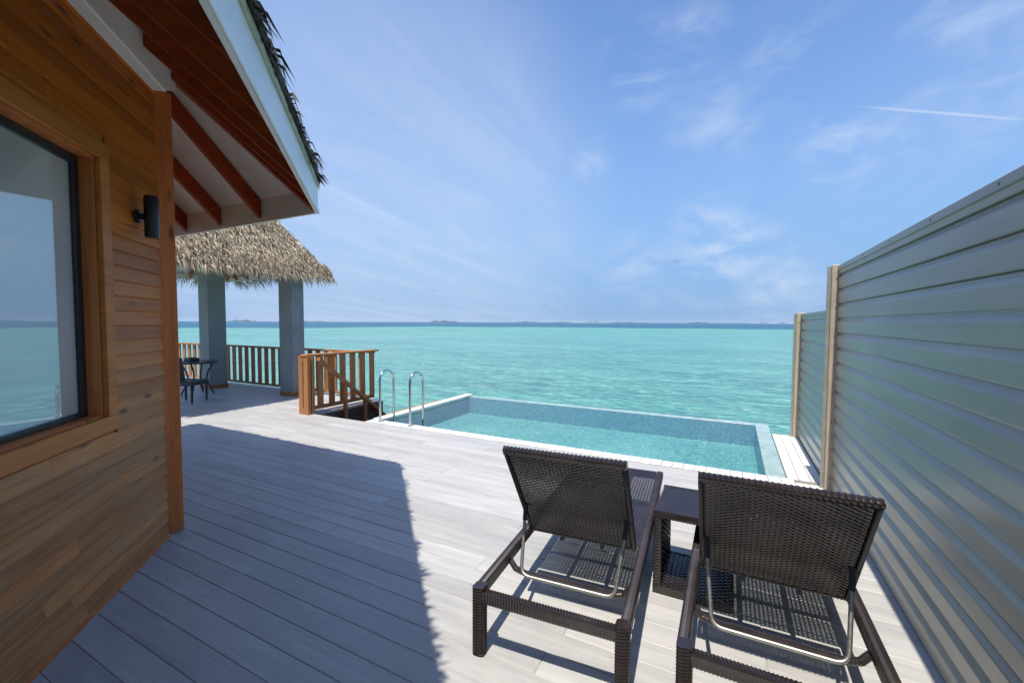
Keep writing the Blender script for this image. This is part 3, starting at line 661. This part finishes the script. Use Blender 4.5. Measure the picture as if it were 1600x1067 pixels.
mb = MB(); mb.prism([(5.0, .93), (5.02, .985), (6.60, -.305), (6.60, -.36)], Vector((-6.365, 0, 0))-o_, Vector((0, 1, 0)), ZV, Vector((.085, 0, 0))); mb.build('rail', M['rail'], hr)
mb = MB(); mb.box(-.035, .05, 1.601, 3.45, -.36, -.31, .004); mb.build('rail', M['rail'], hr)
for y, zt_ in ((5.55, .49), (6.02, .10), (6.6, -.362), (7.5, -.362), (8.35, -.362)):
    zb_ = max(-1.264, -rise*math.ceil((y-4.99)/run)+.0)
    rpart('post', -6.355, -6.295, y, y+.06, zb_+.001, zt_-.0, 'rail', hr, o_)

# ------------------------------------------------------------------ pool ladder
ld = thing('pool_ladder', 'pair of stainless steel hoop grab rails at the left end of the pool', 'ladder', (-4.7, 5.1, 0)); o_ = Vector((-4.7, 5.1, 0))
for x in (-5.0, -4.385):
    pts = [(x, 5.10, .0), (x, 5.10, .66)]; yc, rr = 5.10+.155, .155
    for k in range(1, 12): a = math.pi*(1-k/12); pts.append((x, yc+rr*math.cos(a), .66+rr*math.sin(a)))
    pts += [(x, 5.41, .66), (x, 5.41, -.3), (x, 5.38, -.62)]
    mb = MB(); mb.tube([Vector(p)-o_ for p in pts], .019, 16); autosmooth(mb.build('grab_rail', M['steel'], ld), 60)
    mb = MB(); mb.tube([Vector((x, 5.10, .001))-o_, Vector((x, 5.10, .007))-o_, Vector((x, 5.10, .012))-o_], [.042, .042, .024], 24); autosmooth(mb.build('base_flange', M['steel'], ld))
for z in (-.22, -.48): mb = MB(); mb.box(-.30, .315, .27, .34, z-.012, z+.012, .005); mb.build('ladder_tread', M['steel'], ld)

# ------------------------------------------------------------------ privacy fence
def fence(name, label, X, y0, y1, top, posts):
    t_ = thing(name, label, 'fence', (X, (y0+y1)/2, 0)); oy = (y0+y1)/2
    P_ = .1365; nb_ = int((top-.06)/P_)
    pr = [(.0, 0), (-.014, .002), (-.017, .008), (-.0215, .092), (-.019, .099), (-.006, .120), (-.002, P_-.002), (.018, P_-.002), (.018, 0)]
    for j in range(nb_+1):
        z = .012+j*P_; hgt = min(P_, top-.03-z)
        if hgt < .03: break
        pp = [(a, b2*hgt/P_ if hgt < P_ else b2) for a, b2 in pr]
        mb = MB(); mb.prism(pp, Vector((0, y0-oy, z)), Vector((1, 0, 0)), ZV, Vector((0, y1-y0, 0))); mb.build('fence_board', M['fence'], t_)
    mb = MB(); mb.box(-.030, .034, y0-oy, y1-oy, top-.045, top, .004); cap = mb.build('cap_rail', M['fence'], t_)
    ys = y0+.35
    while ys < y1: mb = MB(); mb.tube([Vector((-.0315, ys-oy, top-.024)), Vector((-.029, ys-oy, top-.024))], .006, 8); mb.build('screw', M['black'], cap); ys += .62
    for (py, pt, w, xx) in posts:
        mb = MB(); mb.box(xx-.015, xx+.085, py-oy, py-oy+w, -.02, pt, .004); pp_ = mb.build('fence_post', M['tan'], t_)
        mb = MB(); mb.box(xx-.045, xx-.016, py-oy+w*.55, py-oy+w, -.02, pt-.01, .003); mb.build('channel', M['fence'], pp_)
        for kz in range(8):
            mb = MB(); zz_ = .12+kz*(pt-.25)/7; mb.tube([Vector((xx+.02, py-oy-.0035, zz_)), Vector((xx+.02, py-oy+.001, zz_))], .005, 8); mb.build('screw', M['black'], pp_)
    return t_
fence('privacy_fence', 'tall near section of grey green slatted privacy fence beside the loungers', .89, -1.2, 4.99, 2.14, ((4.995, 2.15, .06, -.055),))
fence('privacy_fence', 'lower far section of grey green slatted fence beside the pool', .87, 5.06, 7.20, 1.735, ((7.203, 1.745, .05, -.06),))

# ------------------------------------------------------------------ wicker furniture
def wbar(mb, p0, p1, w, h, upv=(0, 0, 1), st_=.007, amp=.0019):
    p0, p1, upv = Vector(p0), Vector(p1), Vector(upv); t_ = (p1-p0); Ln = t_.length; t_.normalize(); sd_ = t_.cross(upv).normalized(); upv = sd_.cross(t_)
    n_ = max(2, int(Ln/st_)); r = .22; pf_ = []
    hw, hh_ = w/2, h/2; c_ = min(hw, hh_)*.30
    base = [(-hw, -hh_+c_), (-hw, 0), (-hw, hh_-c_), (-hw+c_, hh_), (0, hh_), (hw-c_, hh_), (hw, hh_-c_), (hw, 0), (hw, -hh_+c_), (hw-c_, -hh_), (0, -hh_), (-hw+c_, -hh_)]
    m_ = len(base); vs = []; fs = []
    for i in range(n_+1):
        o_ = p0+t_*Ln*i/n_
        for j, (a, b2) in enumerate(base):
            l_ = math.hypot(a, b2); k = 1+amp*(1 if (i//1+((j+1)//3)) % 2 else -1)/l_
            vs.append(o_+sd_*a*k+upv*b2*k)
    for i in range(n_):
        for j in range(m_): fs.append((i*m_+j, i*m_+(j+1) % m_, (i+1)*m_+(j+1) % m_, (i+1)*m_+j))
    fs += [tuple(reversed(range(m_))), tuple(range(n_*m_, (n_+1)*m_))]
    mb.add(vs, fs)
def weave(mb, o, u, v, n, lu, lv, pitch=.0112, stake=.021, amp=.0022, wid=1.03, seed=0):
    """strands run along u, over and under stakes running along v"""
    rr = random.Random(seed); o, u, v, n = map(Vector, (o, u, v, n)); rows = int(lv/pitch); sec = int(lu/stake)*2; V = []; Fc = []
    for r in range(rows):
        vc = (r+.5)*pitch; hw = pitch*wid/2; j0 = len(V)
        for i in range(sec+1):
            x = lu*i/sec; off = amp*math.cos(math.pi*(i/2+r)) if i % 2 == 0 else 0
            jit = rr.uniform(-.0004, .0004); c_ = o+u*x+v*(vc+jit)+n*off
            V += [c_-v*hw, c_+n*.0016, c_+v*hw, c_-n*.0016]
        for i in range(sec):
            a = j0+i*4; b2 = a+4
            for k in range(4): Fc.append((a+k, b2+k, b2+(k+1) % 4, a+(k+1) % 4))
    mb.add(V, Fc)
    # stakes
    ms = MB()
    return rows
def stakes(mb, o, u, v, n, lu, lv, stake=.021, sw=.009):
    o, u, v, n = map(Vector, (o, u, v, n)); k = int(lu/stake)
    for i in range(k+1): mb.frame_box(o+u*(lu*i/k-sw/2)-n*.0006, u, v, n, sw, lv, .0012)
def lounger():
    LW, LL, TZ_ = .735, 2.06, .33
    t_ = thing('sun_lounger', 'x', 'sun lounger', (0, 0, 0), 0, 'woven wicker sun loungers')
    rw, rh = .045, .06
    mb = MB()
    for x in (rw/2, LW-rw/2): wbar(mb, (x, .055, TZ_-rh/2), (x, LL-.0, TZ_-rh/2), rw, rh)
    wbar(mb, (rw+.004, .028, TZ_-.042), (LW-rw-.004, .028, TZ_-.042), .045, .058); wbar(mb, (rw+.004, LL-.025, TZ_-rh/2), (LW-rw-.004, LL-.025, TZ_-rh/2), .045, rh)
    # sagging cross bar that carries the prop
    pts = [(rw, .37, TZ_-.045), (rw+.03, .37, TZ_-.085), (rw+.09, .37, TZ_-.10), (LW-rw-.09, .37, TZ_-.10), (LW-rw-.03, .37, TZ_-.085), (LW-rw, .37, TZ_-.045)]
    dense = []
    for a, b2 in zip(pts[:-1], pts[1:]):
        a, b2 = Vector(a), Vector(b2); k = max(2, int((b2-a).length/.0045)); dense += [a.lerp(b2, i/k) for i in range(k)]
    dense.append(Vector(pts[-1])); mb.tube(dense, [.0155+(.0016 if i % 2 else 0) for i in range(len(dense))], 12)
    mb.build('frame', M['wicker'], t_)
    for (x, y) in ((.03, .03), (LW-.03, .03), (.03, LL-.35), (LW-.03, LL-.35)):
        mb = MB(); wbar(mb, (x, y, .008), (x, y, TZ_+(.006 if y < .1 else -.062)), .058, .058, (0, 1, 0))
        lg = mb.build('leg', M['wicker'], t_)
        mb = MB(); mb.box(x-.024, x+.024, y-.024, y+.024, 0, .010, .002); mb.build('foot', M['black'], lg)
    yb, zb_ = .67, TZ_+.006; yt, zt_ = .25, .945; iw0, iw1 = rw+.004, LW-rw-.004
    mb = MB(); weave(mb, (iw0, yb+.035, TZ_-.006), (1, 0, 0), (0, 1, 0), (0, 0, 1), iw1-iw0, LL-.05-yb-.035, .0150, .021, .0022, .865, 1); stakes(mb, (iw0, yb+.035, TZ_-.006), (1, 0, 0), (0, 1, 0), (0, 0, 1), iw1-iw0, LL-.05-yb-.035)
    seat = mb.build('seat', M['wicker'], t_)
    mb = MB()
    for yy in (.92, 1.4): mb.box(rw, LW-rw, yy, yy+.03, TZ_-.05, TZ_-.02)
    for xx in (.25, .49): mb.box(xx-.012, xx+.012, yb, LL-.04, TZ_-.035, TZ_-.0195)
    mb.build('seat_support', M['black'], seat)
    bl = Vector((0, yt-yb, zt_-zb_)); L_ = bl.length; bv = bl.normalized(); bn = Vector((1, 0, 0)).cross(bv)
    bo = Vector((iw0+.004, yb, zb_)); bw = iw1-iw0-.008
    mb = MB(); weave(mb, bo+Vector((.016, 0, 0))-bn*0.008, (1, 0, 0), bv, bn, bw-.032, L_-.02, seed=2); stakes(mb, bo+Vector((.016, 0, 0))-bn*0.008, (1, 0, 0), bv, bn, bw-.032, L_-.02, .021, .006)
    weave(mb, bo+Vector((.0265, 0, 0))+bn*0.010+bv*.005, (1, 0, 0), bv, bn, bw-.053, L_-.03, seed=6)
    back = mb.build('backrest', M['wicker'], t_)
    mb = MB(); wbar(mb, bo+bv*(L_-.014), bo+bv*(L_-.014)+Vector((bw, 0, 0)), .036, .036, bv, .0105, .0028)
    for x in (.009, bw-.009): wbar(mb, bo+Vector((x, 0, 0)), bo+Vector((x, 0, 0))+bv*(L_-.034), .018, .03, bn)
    wbar(mb, bo+Vector((.02, 0, 0))+bv*.008, bo+Vector((bw-.02, 0, 0))+bv*.008, .03, .02, bv)
    mb.build('rim', M['wicker'], back)
    # steel prop
    pv0 = bo+bv*(L_*.34)+Vector((.012, 0, 0))-bn*.0; pv0 = bo+bv*(L_*.36); 
    side_off = -bn if bn.y > 0 else bn
    A_ = pv0+Vector((.03, 0, 0))+side_off*.02; B_ = pv0+Vector((bw-.03, 0, 0))+side_off*.02
    zl, yl = TZ_-.098, .345
    C_ = Vector((A_.x+.035, yl, zl)); D_ = Vector((B_.x-.035, yl, zl)); rad = .05; pts = [A_]
    da = (C_-A_).normalized()
    def fillet(p, c_, q_):
        a = c_+(p-c_).normalized()*rad; b2 = c_+(q_-c_).normalized()*rad
        return [((1-k)**2)*a+2*(1-k)*k*c_+k*k*b2 for k in [i/8 for i in range(9)]]
    pts += fillet(A_, C_, D_)+fillet(C_, D_, B_)+[B_]
    mb = MB(); mb.tube(pts, .0095, 14); prop = autosmooth(mb.build('prop_bar', M['satin'], t_), 60)
    for p_, c_ in ((A_, C_), (B_, D_)):
        mb = MB(); mb.tube([p_-(c_-p_)*.04, p_, p_+(c_-p_)*.22], [.016, .0135, .0118], 12); autosmooth(mb.build('pivot', M['black'], prop), 60)
    
    return t_
l1 = lounger(); l1['label'] = 'brown wicker sun lounger with raised back standing left of the side table'
l2 = copy_tree(l1); l2['label'] = 'brown wicker sun lounger with raised back standing beside the fence'
l1.location = (-1.083, 1.688, .001); l1.rotation_euler = (0, 0, math.radians(4.2))
l2.location = (-.170, 1.745, .001); l2.rotation_euler = (0, 0, math.radians(.4))

tb = thing('side_table', 'low woven wicker side table between the two loungers', 'table', (-.2, 2.8, .001)); o_ = Vector((-.2, 2.8, 0))
def wslab(name, x0, x1, y0, y1, z0, z1, par, vert=False):
    mb = MB(); e = .0; th = .03
    mb.box(x0+.006, x1-.006, y0+.006, y1-.006, z0+.006, z1-.006)
    if not vert:
        weave(mb, (x0, y0, z1-.003), (1, 0, 0), (0, 1, 0), (0, 0, 1), x1-x0, y1-y0, .017, .030, .0042, .98, 3)
        for yy in (y0, y1): wbar(mb, (x0, yy, (z0+z1)/2), (x1, yy, (z0+z1)/2), .014, z1-z0, (0, 0, 1), .009, .0018)
        wbar(mb, (x1, y0, (z0+z1)/2), (x1, y1, (z0+z1)/2), .014, z1-z0, (0, 0, 1), .009, .0018)
    else:
        weave(mb, (x0+.002, y0, z0), (0, 1, 0), (0, 0, 1), (-1, 0, 0), y1-y0, z1-z0, .017, .030, .0042, .98, 4)
        weave(mb, (x1-.002, y0, z0), (0, 1, 0), (0, 0, 1), (1, 0, 0), y1-y0, z1-z0, .017, .030, .0042, .98, 5)
        for yy in (y0, y1): wbar(mb, ((x0+x1)/2, yy, z0), ((x0+x1)/2, yy, z1), x1-x0, .014, (0, 1, 0), .009, .0018)
    mb.v = [tuple(Vector(v_)-o_) for v_ in mb.v]; return mb.build(name, M['wicker'], par)
wslab('tabletop', -.39, .03, 2.60, 3.03, .455, .50, tb); wslab('side_panel', -.388, -.345, 2.602, 3.028, .052, .453, tb, True); wslab('bottom_shelf', -.39, .03, 2.60, 3.03, .004, .05, tb)

# ------------------------------------------------------------------ dining chair and table under the gazebo
ch = thing('dining_chair', 'dark woven armless chair under the gazebo near the villa corner', 'chair', (-9.45, 4.52, .001), math.radians(-62))
mb = MB(); mb.box(-.24, .24, -.23, .25, .36, .45, .02); mb.build('seat', M['furniture'], ch)
mb = MB(); mb.frame_box((-.23, -.25, .40), (1, 0, 0), (0, 1, 0), Vector((0, -.12, 1)).normalized(), .46, .04, .47, .015); mb.build('backrest', M['furniture'], ch)
for x in (-.2, .2):
    for y in (-.2, .21):
        mb = MB(); mb.tube([(x, y, .03), (x, y, .37)], [.018, .024], 12); lg = mb.build('leg', M['furniture'], ch)
        mb = MB(); mb.cyl((x, y), .019, 0, .03, 12); mb.build('foot_cap', M['steel'], lg)
dt = thing('dining_table', 'small dark table with curved legs in the shade of the gazebo', 'table', (-10.25, 5.08, .001))
mb = MB(); mb.tube([(0, 0, .70), (0, 0, .712), (0, 0, .728), (0, 0, .735)], [.38, .40, .40, .39], 48); autosmooth(mb.build('tabletop', M['furniture'], dt))
for k in range(4):
    a = math.pi/4+k*math.pi/2; c_, s_ = math.cos(a), math.sin(a)
    mb = MB(); mb.tube([(c_*.30, s_*.30, .70), (c_*.20, s_*.20, .52), (c_*.17, s_*.17, .38), (c_*.22, s_*.22, .2), (c_*.30, s_*.30, .03)], .016, 10); lg = autosmooth(mb.build('leg', M['furniture'], dt), 60)
    mb = MB(); mb.cyl((c_*.30, s_*.30), .019, 0, .031, 12); mb.build('foot_cap', M['steel'], lg)
mb = MB(); mb.box(-.13, .13, -.09, .09, 0, .012, .003)
for (a_, b2, c_, d_) in ((-.13, .13, -.09, -.078), (-.13, .13, .078, .09), (-.13, -.118, -.077, .077), (.118, .13, -.077, .077)): mb.box(a_, b2, c_, d_, .011, .075, .002)
o = mb.build('tray', M['furniture'], None, loc=(-10.35, 5.03, .7365)); o['label'] = 'small dark open box on the table under the gazebo'; o['category'] = 'tray'

# ------------------------------------------------------------------ air
m = bpy.data.materials.new('sea_air'); m.use_nodes = True; t = m.node_tree; t.nodes.clear()
pv = t.nodes.new('ShaderNodeVolumePrincipled'); pv.inputs['Color'].default_value = (.80, .90, 1, 1); pv.inputs['Density'].default_value = 4.2e-5; pv.inputs['Anisotropy'].default_value = 0.0
oo = t.nodes.new('ShaderNodeOutputMaterial'); t.links.new(pv.outputs[0], oo.inputs['Volume'])
mb = MB(); H_ = R_+400; mb.box(-H_, H_, -H_, H_, SEA-2.0, 60.0); mb.build('haze', m, None, kind='stuff')
